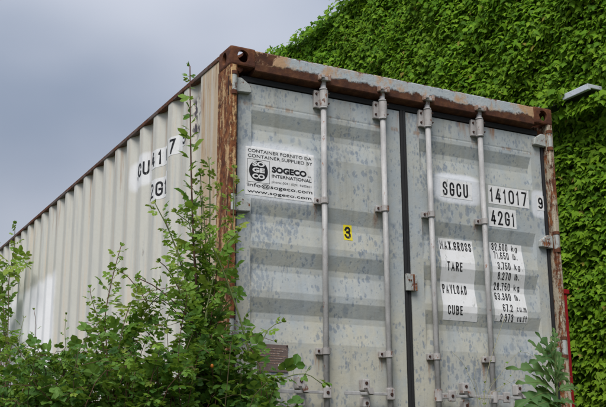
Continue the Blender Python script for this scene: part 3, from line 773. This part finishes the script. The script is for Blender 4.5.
# ivy: three lobed leaves hanging like shingles over a billowing surface
IVL = np.array([(0, 0), (.34, .10), (.54, -.26), (.27, -.42), (0, -1.0), (-.27, -.42), (-.54, -.26), (-.34, .10)])
waves = [(rng.normal(0, s, 2), rng.uniform(0, 6.28), a) for s, a, k in ((1.2, .028, 4), (3.0, .018, 6), (7.0, .016, 8)) for _ in range(k)]
def bulge(y, z):
    r = 0
    for (k, p, a) in waves: r = r + a * np.sin(k[0] * y + k[1] * z + p)
    return r
def build_ivy():
    Y0, Y1, Z0, Z1 = -1.5, 13.0, .05, 7.05
    n = 215000
    y = rng.uniform(Y0, Y1, n); z = rng.uniform(Z0, Z1, n)
    # outline of the top is uneven; tops roll back over the edge
    b = bulge(y, z)
    size = np.clip(rng.normal(.060, .017, n), .028, .110) * (1 + .15 * np.sin(y * 1.3) * np.cos(z * 1.7))
    lay = rng.uniform(0, 1, n)
    x = 5.02 - b * .9 - .13 * (lay - .5)
    # top fringe
    nt = 9000
    yt = rng.uniform(Y0, Y1, nt); zt = 7.02 + .06 * np.sin(yt * 2.1) + .05 * np.sin(yt * 5.3 + 1) + rng.uniform(-.12, .10, nt)
    xt = rng.uniform(4.9, 5.7, nt)
    # clumps over the middle of the lamp
    nl = 90
    yl = rng.uniform(2.27, 2.60, nl); zl = rng.uniform(3.80, 3.97, nl); xl = rng.uniform(4.64, 4.76, nl)
    nb = 260
    yb = rng.uniform(1.6, 2.7, nb); zb = rng.uniform(3.66, 3.79, nb); xb = rng.uniform(4.80, 4.95, nb)
    x = np.concatenate([x, xt, xl, xb]); y = np.concatenate([y, yt, yl, yb]); z = np.concatenate([z, zt, zl, zb])
    size = np.concatenate([size, rng.uniform(.04, .095, nt), rng.uniform(.06, .09, nl), rng.uniform(.06, .1, nb)])
    # keep the lamp clear
    blk = (((y > lampY0 - .03) & (y < 2.25)) | ((y > 2.60) & (y < 2.72))) & (z > 3.79) & (z < 3.93) & (x < 4.96)
    keep = ~blk; x, y, z, size = x[keep], y[keep], z[keep], size[keep]
    n = len(x)
    tilt = rng.normal(R(27), R(20), n); yaw = rng.normal(R(18), R(32), n); roll = rng.normal(0, R(28), n)
    # leaf frame: down axis d (towards tip), normal nn
    # base: normal -X, tip -Z ; tilt lifts the tip outward (normal turns upward)
    ct, stt = np.cos(tilt), np.sin(tilt)
    dn = np.stack([-stt, np.zeros(n), -ct], 1)       # tip direction
    nn = np.stack([-ct, np.zeros(n), stt], 1)
    def rotz(v, a):
        c, s = np.cos(a), np.sin(a); return np.stack([v[:, 0] * c - v[:, 1] * s, v[:, 0] * s + v[:, 1] * c, v[:, 2]], 1)
    dn = rotz(dn, yaw); nn = rotz(nn, yaw); sd_ = np.cross(dn, nn)
    c, s = np.cos(roll)[:, None], np.sin(roll)[:, None]
    dn, sd_ = dn * c + sd_ * s, sd_ * c - dn * s
    # outline -> 3-D with a midrib fold and a curved tip
    pts = np.vstack([IVL, [(0, -.38)]]); k = len(pts)
    fold = np.where(np.abs(pts[:, 0]) > .01, -.26 * np.abs(pts[:, 0]), .0) - .18 * np.maximum(0, -pts[:, 1] - .3) ** 2
    P = np.stack([x, y, z], 1)
    tone = np.clip(.5 * bulge(y * .6 + 3, z * .6) / .12 * .25 + .14 + .55 * np.clip((2.6 - z) / 2.4, 0, 1) * np.clip((6 - y) / 5, 0, 1) + rng.normal(0, .10, n), 0, .85)
    rnd = rng.uniform(0, 1, n)
    V = P[:, None, :] + size[:, None, None] * (pts[None, :, 0, None] * sd_[:, None, :] * 1.0 - pts[None, :, 1, None] * dn[:, None, :] * 1.0 + fold[None, :, None] * nn[:, None, :])
    nk = len(IVL); tri = np.array([(nk, i, (i + 1) % nk) for i in range(nk)])
    iv = empty('climbing_ivy', (5.0, 6, 0), 'dense green ivy blanket covering the whole wall behind the container', 'ivy')
    # nearest leaves in view become single parts
    d = P - np.array(CAM); zc = d @ np.array(FW); px = 303 + FPX * (d @ np.array(RT)) / zc; py = 203.5 - FPX * (d @ np.array(UP)) / zc
    vis = (px > 574) & (px < 606) & (py > 0) & (py < 407) & (zc > 0)
    score = np.where(vis, size / zc - .0002 * (x - 4.7), -1); pick = np.argsort(-score)[:300]
    pm = np.zeros(n, bool); pm[pick] = True
    rest = np.where(~pm)[0]; Vr = V[rest].reshape(-1, 3) - np.array(iv.location); nr = len(rest)
    Fr = (tri[None] + (np.arange(nr) * k)[:, None, None]).reshape(-1, 3)
    me = bpy.data.meshes.new('foliage'); me.vertices.add(nr * k); me.vertices.foreach_set('co', Vr.ravel())
    me.loops.add(len(Fr) * 3); me.loops.foreach_set('vertex_index', Fr.ravel().astype(np.int32))
    me.polygons.add(len(Fr)); me.polygons.foreach_set('loop_start', np.arange(0, len(Fr) * 3, 3, dtype=np.int32))
    me.update(calc_edges=True)
    for nm, arr in (('rnd', rnd), ('tone', tone)):
        a = me.attributes.new(nm, 'FLOAT', 'POINT'); a.data.foreach_set('value', np.repeat(arr[rest], k).astype(np.float32))
    o = link('foliage', me, 'ivy', iv); o['kind'] = 'stuff'
    lv = []
    for t in range(4):
        me = bpy.data.meshes.new('leaf')
        me.from_pydata([tuple((p[0], p[1], f * (1 + .3 * t))) for p, f in zip(pts, fold)], [], [tuple(a) for a in tri]); me.materials.append(M['ivy'])
        a = me.attributes.new('tone', 'FLOAT', 'POINT'); a.data.foreach_set('value', [(.12, .25, .4, .55)[t]] * k); lv.append(me)
    for i in pick:
        ti = int(np.argmin(np.abs(np.array([.12, .25, .4, .55]) - tone[i])))
        o = bpy.data.objects.new('leaf', lv[ti]); COL.objects.link(o); o.parent = iv
        mm = Matrix((Vector(sd_[i]), -Vector(dn[i]), Vector(nn[i]))).transposed().to_4x4()
        mm = Matrix.Translation(Vector(P[i]) - iv.location) @ mm @ Matrix.Scale(float(size[i]), 4); o.matrix_local = mm
build_ivy()

# ------------------------------------------------------------------ shrubs
def leaflet(V, F, base, ax, nr, ln, wd, droop=.18, fold=.12):
    sd_ = ax.cross(nr).normalized(); b = len(V)
    T_ = [(0, 0), (.28, .92), (.70, .92), (1, 0)]
    for t, w in T_:
        mid = base + ax * (ln * t) - nr * (droop * ln * t * t)
        V.append(mid)
        if w: V.append(mid + sd_ * (w * wd / 2) + nr * (fold * wd)); V.append(mid - sd_ * (w * wd / 2) + nr * (fold * wd))
    # 0 base,1 m,2 l,3 r,4 m,5 l,6 r,7 tip
    for f in ((0, 1, 2), (0, 3, 1), (1, 4, 5), (1, 5, 2), (1, 3, 6), (1, 6, 4), (4, 7, 5), (4, 6, 7)): F.append(tuple(b + i for i in f))
def compound(kind, rs):
    V = []; F = []; X = Vector((1, 0, 0)); Z = Vector((0, 0, 1))
    def tilt(v): return (v + Vector((rs.gauss(0, .15), rs.gauss(0, .15), rs.gauss(0, .15)))).normalized()
    def fr(a): return Vector((math.cos(a), math.sin(a), 0))
    V += [Vector((0, .008, 0)), Vector((0, -.008, 0)), Vector((.62, 0, -.03))]; F.append((0, 1, 2))
    if kind == 'rose':
        leaflet(V, F, Vector((.60, 0, -.03)), X, tilt(Z), .42, .27)
        for t, s in ((.52, .38), (.28, .32)):
            for sg in (1, -1): leaflet(V, F, Vector((t, 0, -.02)), fr(sg * (R(62) + rs.gauss(0, .12))), tilt(Z), s, s * .66)
    elif kind == 'bramble':
        leaflet(V, F, Vector((.50, 0, -.03)), X, tilt(Z), .55, .42)
        for sg in (1, -1): leaflet(V, F, Vector((.46, 0, -.02)), fr(sg * (R(70) + rs.gauss(0, .15))), tilt(Z), .48, .36)
    elif kind == 'pair':
        leaflet(V, F, Vector((.30, 0, 0)), X, tilt(Z), .55, .36)
        for sg in (1, -1): leaflet(V, F, Vector((.18, 0, 0)), fr(sg * (R(55) + rs.gauss(0, .2))), tilt(Z), .42, .28)
    elif kind == 'tip':
        for a in (-.5, .1, .6): leaflet(V, F, Vector((0, 0, 0)), (fr(a) + Vector((0, 0, .5))).normalized(), tilt(Z), .5, .2)
    return V, F
rs = random.Random(5)
LV = {}
for kd, mt in (('rose', 'leaf'), ('bramble', 'leaf_dark'), ('pair', 'leaf'), ('tip', 'leaf_young'), ('roseY', 'leaf_young')):
    LV[kd] = []
    for i in range(6):
        V, F = compound('rose' if kd == 'roseY' else kd, rs)
        me = bpy.data.meshes.new('leaf'); me.from_pydata([tuple(v) for v in V], [], F); me.update(); me.materials.append(M[mt]); LV[kd].append((me, V, F, mt))

class Shrub:
    def __init__(s, name, base, label, cat, group=None, seed=1):
        s.base = Vector(base); s.root = empty(name, base, label, cat, group); s.leaves = []; s.rs = random.Random(seed)
    def stem(s, ctrl, r0, r1, mat='stem', step=.03, part=True):
        pts = spline([Vector(c) for c in ctrl], step); n = len(pts)
        me = tube_mesh([([p - s.base for p in pts], [r0 + (r1 - r0) * i / (n - 1) for i in range(n)])])
        link('stem', me, mat, s.root, True); return pts
    def leaf(s, p, ax, nr, size, kind):
        ax = ax.normalized(); nr = (nr - ax * nr.dot(ax)).normalized(); sd_ = nr.cross(ax)
        mm = Matrix((ax, sd_, nr)).transposed().to_4x4()
        s.leaves.append((Matrix.Translation(p - s.base) @ mm @ Matrix.Scale(size, 4), kind, s.rs.randrange(6)))
    def along(s, pts, t0, t1, gap, size, kind, young=0., tipk=True, spread=.9, face=0.):
        rs = s.rs; n = len(pts); ln = sum((pts[i + 1] - pts[i]).length for i in range(n - 1)); k = max(2, int(ln * (t1 - t0) / gap)); a = rs.uniform(0, 6.28)
        for j in range(k):
            t = t0 + (t1 - t0) * (j + rs.uniform(-.3, .3)) / k; i = min(n - 2, max(0, int(t * (n - 1))))
            tg = (pts[i + 1] - pts[i]).normalized(); a += 2.4 + rs.gauss(0, .3)
            u = tg.cross(Vector((.31, .77, .2))).normalized(); v = tg.cross(u)
            rad = u * math.cos(a) + v * math.sin(a)
            ax = (rad * spread + tg * .55 + Vector((0, 0, .10))).normalized()
            nr = Vector((rs.gauss(0, .30 + .25 * face) - .25 * face, rs.gauss(0, .30 + .2 * face) - .08 - .45 * face, 1)) + tg * .1
            sz = size * rs.uniform(.55, 1.3) * (1 if t < .85 else .72)
            kk = kind
            if young and t > 1 - young: kk = 'roseY' if kind != 'pair' or rs.random() < .5 else 'pair'
            s.leaf(pts[i], ax, nr, sz, kk)
        if tipk:
            tg = (pts[-1] - pts[-2]).normalized()
            for q in range(2): s.leaf(pts[-1], (tg + Vector((rs.gauss(0, .4), rs.gauss(0, .4), .2))), Vector((rs.gauss(0, 1), rs.gauss(0, 1), .6)), size * .55, 'tip')
    def finish(s, limit=300):
        s.leaves.sort(key=lambda l: ((l[0].translation + s.base) - CAM).length - .8 * (l[0].translation.z))
        for (mm, kd, v) in s.leaves[:limit]:
            o = bpy.data.objects.new('leaf', LV[kd][v][0]); COL.objects.link(o); o.parent = s.root; o.matrix_local = mm
        rest = s.leaves[limit:]
        if rest:
            V = []; F = []; mi = []; rn = []; mats = []
            for (mm, kd, v) in rest:
                _, v_, f_, mt = LV[kd][v]
                if mt not in mats: mats.append(mt)
                b = len(V); r_ = s.rs.random(); V += [tuple(mm @ q) for q in v_]; rn += [r_] * len(v_)
                for f in f_: F.append(tuple(b + i for i in f)); mi.append(mats.index(mt))
            me = bpy.data.meshes.new('foliage'); me.from_pydata(V, [], F); me.update()
            for mt in mats: me.materials.append(M[mt])
            me.polygons.foreach_set('material_index', mi)
            a = me.attributes.new('rnd', 'FLOAT', 'POINT'); a.data.foreach_set('value', rn)
            o = link('foliage', me, None, s.root); o['kind'] = 'stuff'

def px(x, y, Y): return at((x, y), 1, Y)

# --- tall dog rose at the corner of the container
b0 = px(200, 420, -.45); b0.z = gz(b0.x, b0.y)
sh = Shrub('dog_rose_bush', b0, 'tall rose bush whose long leafy shoot rises past the container roof at the rusty corner', 'bush', None, 3)
def shoot(ctrl, Y, r0, r1, mat, gap, size, kind, young=.25, t0=.25, base=None):
    pts = [Vector(base if base is not None else sh.base)] + [px(x, y, Y + (dy[0] if dy else 0)) for (x, y, *dy) in ctrl]
    st_ = sh.stem(pts, r0, r1, mat); sh.along(st_, t0, 1, gap * .86, size, kind, young, True, .9, 1.); return st_
shoot([(199, 340), (194, 250), (191, 160), (190, 66)], -.45, .009, .003, 'stem_red', .034, .110, 'pair', .12, .45)
shoot([(200, 350), (188, 290), (172, 238), (155, 203)], -.50, .007, .0025, 'stem_green', .024, .092, 'rose', .22, .35)
shoot([(206, 350), (209, 280), (210, 200), (209, 160)], -.42, .007, .0025, 'stem_green', .028, .090, 'rose', .3, .35)
shoot([(212, 350), (225, 290), (233, 220), (234, 168)], -.30, .007, .0025, 'stem_green', .030, .088, 'rose', .3, .35)
shoot([(205, 350), (208, 270), (195, 230), (175, 212)], -.50, .006, .0025, 'stem_green', .024, .092, 'rose', .25, .4)
shoot([(200, 360), (183, 300), (170, 272), (160, 262)], -.55, .006, .0025, 'stem', .027, .092, 'rose', .2, .35)
shoot([(204, 350), (200, 270), (202, 215), (200, 190)], -.40, .006, .0025, 'stem_green', .028, .092, 'rose', .25, .4)
shoot([(203, 345), (212, 285), (222, 250), (238, 232)], -.55, .006, .0025, 'stem_green', .029, .095, 'rose', .2, .4)
shoot([(203, 355), (190, 320), (160, 290), (138, 278)], -.55, .006, .0025, 'stem_red', .030, .092, 'rose', .2, .3)
shoot([(255, 400), (246, 340), (222, 268), (196, 215)], -.62, .008, .003, 'stem_green', .040, .10, 'rose', .15, .25, base=px(262, 420, -.6) - Vector((0, 0, .3)))
shoot([(262, 400), (258, 360), (268, 330), (282, 322)], -.60, .005, .002, 'stem_green', .040, .10, 'rose', .15, .5, base=px(262, 425, -.6) - Vector((0, 0, .3)))
shoot([(258, 398), (280, 380), (305, 374), (322, 384)], -.60, .005, .002, 'stem_green', .042, .10, 'bramble', .0, .5, base=px(256, 425, -.6) - Vector((0, 0, .3)))
for k_, (x0_, x1_, x2_, y2_) in enumerate(((198, 186, 166, 222), (202, 196, 184, 196), (204, 206, 200, 172), (208, 218, 222, 186), (200, 180, 178, 250), (210, 224, 230, 252), (198, 176, 150, 292), (208, 222, 240, 290))):
    shoot([(x0_, 352), (x1_, (y2_ + 352) / 2 - 10), (x2_, y2_)], -.36 - .05 * (k_ % 5), .005, .002, 'stem_green' if k_ % 3 else 'stem_red', .029, .088, 'rose' if k_ % 4 else 'pair', .35, .42)
for (x, y) in ((212, 366), (264, 402)):
    p = px(x, y, -.78); bm = bmesh.new(); bmesh.ops.create_icosphere(bm, subdivisions=2, radius=.0075)
    for v in bm.verts: v.co.z *= 1.35
    o = bm_obj('rose_hip', bm, 'hip', sh.root, True); o.location = p - sh.base
    sh.stem([px(x + 2, y + 14, -.70), px(x + 1, y + 7, -.76), p], .002, .002, 'stem_red', .02)
sh.finish()

# --- low thicket along the left
def mound(name, label, pxc, top, halfw, Y, nst, kind, size, seed, young=.1, group='bushes along the container side', dens=.024, reach=1.0, ydep=.45, mat='stem'):
    global sh
    c = px(pxc, top, Y); zt = c.z; base = Vector((c.x, c.y, gz(c.x, c.y)))
    s = Shrub(name, base, label, 'bush', group, seed); r = s.rs; hw = halfw / 991 * (c - CAM).length
    for i in range(nst):
        while True:
            u, w = r.uniform(-1, 1), r.uniform(-1, 1)
            if u * u + w * w < 1: break
        hgt = base.z + (zt - base.z) * math.sqrt(max(.05, 1 - .75 * (u * u))) * r.uniform(.62, 1.05)
        if r.random() < .12: hgt += .12 * reach
        tip = Vector((base.x + u * hw, base.y + w * ydep, hgt))
        if tip.y > -.25 and tip.x > -.10: tip.x = -.10 - r.random() * .12
        b_ = base + Vector((r.uniform(-.15, .15) + u * hw * .4, r.uniform(-.12, .12) + w * ydep * .35, 0)); b_.z = gz(b_.x, b_.y) - .02
        if b_.y > -.25 and b_.x > -.12: b_.x = -.14
        midp = b_.lerp(tip, .6) + Vector((r.gauss(0, .05), r.gauss(0, .05), .10))
        end = tip + Vector((u * .10 + r.gauss(0, .05), r.gauss(0, .05), -.02))
        if end.y > -.2 and end.x > -.06: end.x = -.06
        p_ = s.stem([b_, midp, tip, end], .0034, .0012, mat if r.random() < .6 else 'stem_red', .06)
        s.along(p_, .30, 1, dens, size, kind, young if r.random() < .5 else 0, r.random() < .5)
    s.finish(); return s
mound('bramble_bush', 'low dark bramble mass at the bottom left edge of the picture', 12, 362, 75, -.15, 78, 'bramble', .068, 21, .06)
mound('bramble_bush', 'bramble clump in front of the white painted patch', 62, 352, 70, -.35, 78, 'bramble', .068, 22, .08)
mound('bramble_bush', 'bramble clump below the slim pale green shoots left of the tall rose', 112, 346, 65, -.45, 76, 'bramble', .070, 23, .08)
mound('rose_thicket', 'leafy rose thicket between the brambles and the rusty corner post', 158, 330, 58, -.50, 44, 'rose', .088, 24, .12, mat='stem_red')
mound('bramble_bush', 'dense dark bush right at the foot of the rusty corner post', 214, 334, 46, -.55, 54, 'bramble', .078, 25, .04, ydep=.32)
mound('bramble_bush', 'low bush in front of the left door under the brown plate', 262, 384, 46, -.70, 50, 'bramble', .075, 26, .0, ydep=.30)
# slim shoots above the thicket
b0 = px(108, 420, -.35); b0.z = gz(b0.x, b0.y)
sh = Shrub('dog_rose_bush', b0, 'slim pale green rose shoots standing free against the cream container side', 'bush', None, 31)
shoot([(107, 365), (105, 320), (112, 280), (121, 246)], -.35, .006, .002, 'stem_red', .016, .088, 'rose', .35, .45)
shoot([(112, 365), (100, 325), (92, 300), (90, 288)], -.30, .004, .0015, 'stem_red', .018, .07, 'rose', .2, .6)
shoot([(120, 365), (150, 318), (135, 285), (122, 272)], -.40, .005, .002, 'stem_red', .017, .085, 'rose', .25, .5)
shoot([(118, 370), (140, 320), (155, 300), (172, 290)], -.40, .005, .002, 'stem', .017, .085, 'rose', .2, .45)
shoot([(116, 370), (128, 310), (138, 300), (158, 302)], -.45, .005, .002, 'stem', .018, .085, 'rose', .2, .45)
shoot([(70, 395), (66, 350), (65, 330), (66, 315)], -.10, .003, .0012, 'stem_green', .030, .06, 'rose', .3, .5, base=b0 + Vector((-.2, .1, 0)))
shoot([(38, 395), (35, 350), (36, 325), (34, 310)], -.10, .003, .0012, 'stem_red', .060, .05, 'rose', .3, .5, base=b0 + Vector((-.35, .1, 0)))
shoot([(20, 400), (18, 360), (20, 335), (24, 318)], -.10, .003, .0012, 'stem_green', .030, .06, 'rose', .3, .5, base=b0 + Vector((-.45, .1, 0)))
sh.finish()
# tall climber at the far left against the side wall
def pxs(x, y, X=-.16): return at((x, y), 0, X)
c0 = pxs(10, 380); b0 = Vector((c0.x, c0.y, 0))
sh = Shrub('elder_sapling', b0, 'tall leafy sapling against the container side at the left picture edge', 'sapling', None, 41)
for ctrl, r0, gap, sz in (([(8, 330), (9, 280), (14, 250), (15, 224)], .009, .040, .13), ([(4, 330), (2, 290), (6, 270), (20, 262), (29, 264)], .008, .034, .15), ([(6, 330), (0, 300), (4, 280), (12, 266)], .008, .034, .15), ([(0, 340), (-8, 300), (-4, 260), (-2, 245)], .008, .040, .14), ([(0, 380), (-6, 345), (2, 330), (9, 345)], .008, .030, .15), ([(2, 370), (4, 350), (8, 342), (12, 352)], .008, .032, .14), ([(-4, 340), (-20, 290), (-24, 250), (-20, 236)], .008, .040, .14)):
    p_ = sh.stem([b0] + [pxs(*q) for q in ctrl], r0, .003, 'stem'); sh.along(p_, .5, 1, gap * 1.5, sz * 1.1, 'rose', .25, True, .9, .6)
sh.finish()

# ------------------------------------------------------------------ lobed weed at right
def lobed_mesh(seed, curl):
    """pinnately lobed leaf: wavy rounded lobes with small teeth along a pale midrib"""
    r = random.Random(seed); V = []; F = []; n = 40; ph = r.uniform(0, .3)
    for i in range(n + 1):
        t = i / n
        env = .22 * math.sin(math.pi * t ** .75) ** .8 if 0 < t < 1 else .0
        q = (t * 4.6 + ph) % 1.0
        lobe = (math.sin(math.pi * min(1, q * 1.15)) if q < .87 else 0) ** .7
        w = env * (.26 + .80 * lobe) * (1 + .22 * math.sin(t * 62 + seed))
        if t < .12: w = .022
        z = -curl * t * t * .55 + .12 * math.sin(t * 2.6)
        wv = math.sin(t * 23 + seed); wv2 = math.sin(t * 19 + 2 * seed)
        sw = .05 * w + .03 * lobe
        V += [(t, 0, z), (t + sw, w * .55, z + .10 * w), (t + sw, -w * .55, z + .10 * w), (t + 2.4 * sw, w, z - .10 * w + .16 * wv * w), (t + 2.4 * sw, -w, z - .10 * w + .16 * wv2 * w)]
        if i:
            a = 5 * (i - 1); b = 5 * i
            F += [(a, b, b + 1, a + 1), (a, a + 2, b + 2, b), (a + 1, b + 1, b + 3, a + 3), (a + 2, a + 4, b + 4, b + 2)]
    me = bpy.data.meshes.new('leaf'); me.from_pydata(V, [], F); me.update(); me.materials.append(M['thistle']); me.polygons.foreach_set('use_smooth', [True] * len(F)); return me
def midrib_mesh(curl):
    pts = [Vector((t, 0, -curl * t * t * .55 + .12 * math.sin(t * 2.6) + .006)) for t in [k / 12 for k in range(13)]]
    me = tube_mesh([(pts, [.016 - .013 * k / 12 for k in range(13)])], 4); me.materials.append(M['stem_green']); return me
MR = [midrib_mesh(.5 + .25 * i) for i in range(5)]
LM = [lobed_mesh(i, .5 + .25 * i) for i in range(5)]
YT = -1.0
tb = px(556, 440, YT); tb.z = gz(tb.x, tb.y)
th = empty('tall_lobed_weed', tb, 'big weed with broad blue green lobed leaves before the right door post', 'weed')
tpts = spline([tb, px(557, 405, YT), px(556, 370, YT), px(551, 338, YT)], .04)
link('stem', tube_mesh([([p - tb for p in tpts], [.012 - .007 * i / (len(tpts) - 1) for i in range(len(tpts))])], 7), 'stem_green', th, True)
def wleaf(root, target, dy, size_scale, v, up=.5):
    p0 = px(*root, YT); p1 = px(*target, YT + dy); ax = (p1 - p0); ln = ax.length; ax.normalize()
    nr = Vector((0, -.75, up)) ; nr = (nr - ax * nr.dot(ax)).normalized(); s_ = nr.cross(ax)
    o = bpy.data.objects.new('leaf', LM[v]); COL.objects.link(o); o.parent = th
    add_rib(o, v)
    o.matrix_local = Matrix.Translation(p0 - tb) @ Matrix((ax, s_, nr)).transposed().to_4x4() @ Matrix.Scale(ln * size_scale * .86, 4)
def add_rib(o, v):
    r_ = bpy.data.objects.new('midrib', MR[v]); COL.objects.link(r_); r_.parent = o
for (r0, t_, dy, sc_, v, up) in (((552, 372), (533, 334), -.05, 1.0, 0, .5), ((553, 366), (545, 329), -.06, 1.0, 1, .3), ((553, 352), (556, 326), .0, 1.1, 0, .3), ((554, 376), (563, 334), .04, 1.0, 2, .4),
        ((554, 384), (529, 352), -.08, 1.0, 3, .6), ((555, 395), (528, 370), -.10, 1.05, 1, .8), ((556, 398), (529, 386), -.12, 1.1, 2, .9), ((556, 404), (528, 399), -.12, 1.1, 3, .9), ((556, 392), (584, 380), -.02, 1.0, 1, .7),
        ((557, 402), (582, 398), -.05, 1.0, 2, .8), ((556, 385), (574, 354), .06, .95, 3, .5), ((555, 380), (566, 352), -.06, .9, 1, .4), ((553, 362), (538, 350), -.12, .9, 2, .6), ((557, 410), (540, 388), -.18, 1.0, 2, .9), ((557, 408), (566, 384), -.16, 1.0, 4, .8),
        ((557, 412), (575, 408), -.12, 1.0, 0, .9), ((556, 418), (528, 412), -.12, 1.1, 4, .9), ((557, 418), (590, 418), -.05, 1.1, 1, .9), ((555, 388), (548, 358), -.14, .9, 0, .5)):
    wleaf(r0, t_, dy, sc_, v, up)

# ------------------------------------------------------------------ dry grass stalks in front of the right door
YG = -.55
gb = px(482, 440, YG); gb.z = gz(gb.x, gb.y)
sh = Shrub('dry_weed', gb, 'thin dry wispy stalks crossing the lower right door', 'weed', None, 51)
for ctrl, r0 in (([(484, 405), (488, 370), (497, 340), (505, 316)], .0022), ([(486, 405), (500, 375), (520, 352), (540, 360)], .0014), ([(478, 405), (470, 378), (462, 362), (452, 352)], .0014), ([(488, 405), (505, 385), (525, 378), (545, 377)], .0014), ([(482, 405), (490, 385), (500, 378), (512, 384)], .0012), ([(480, 400), (474, 380), (478, 362), (486, 352)], .0012), ([(484, 400), (498, 392), (514, 372), (520, 360)], .0012)):
    p_ = sh.stem([gb] + [px(*q, YG) for q in ctrl], r0 * 1.3, r0 * .6, 'straw', .04); sh.along(p_, .55, 1, .10, .030, 'tip', 0, False)
sh.finish()
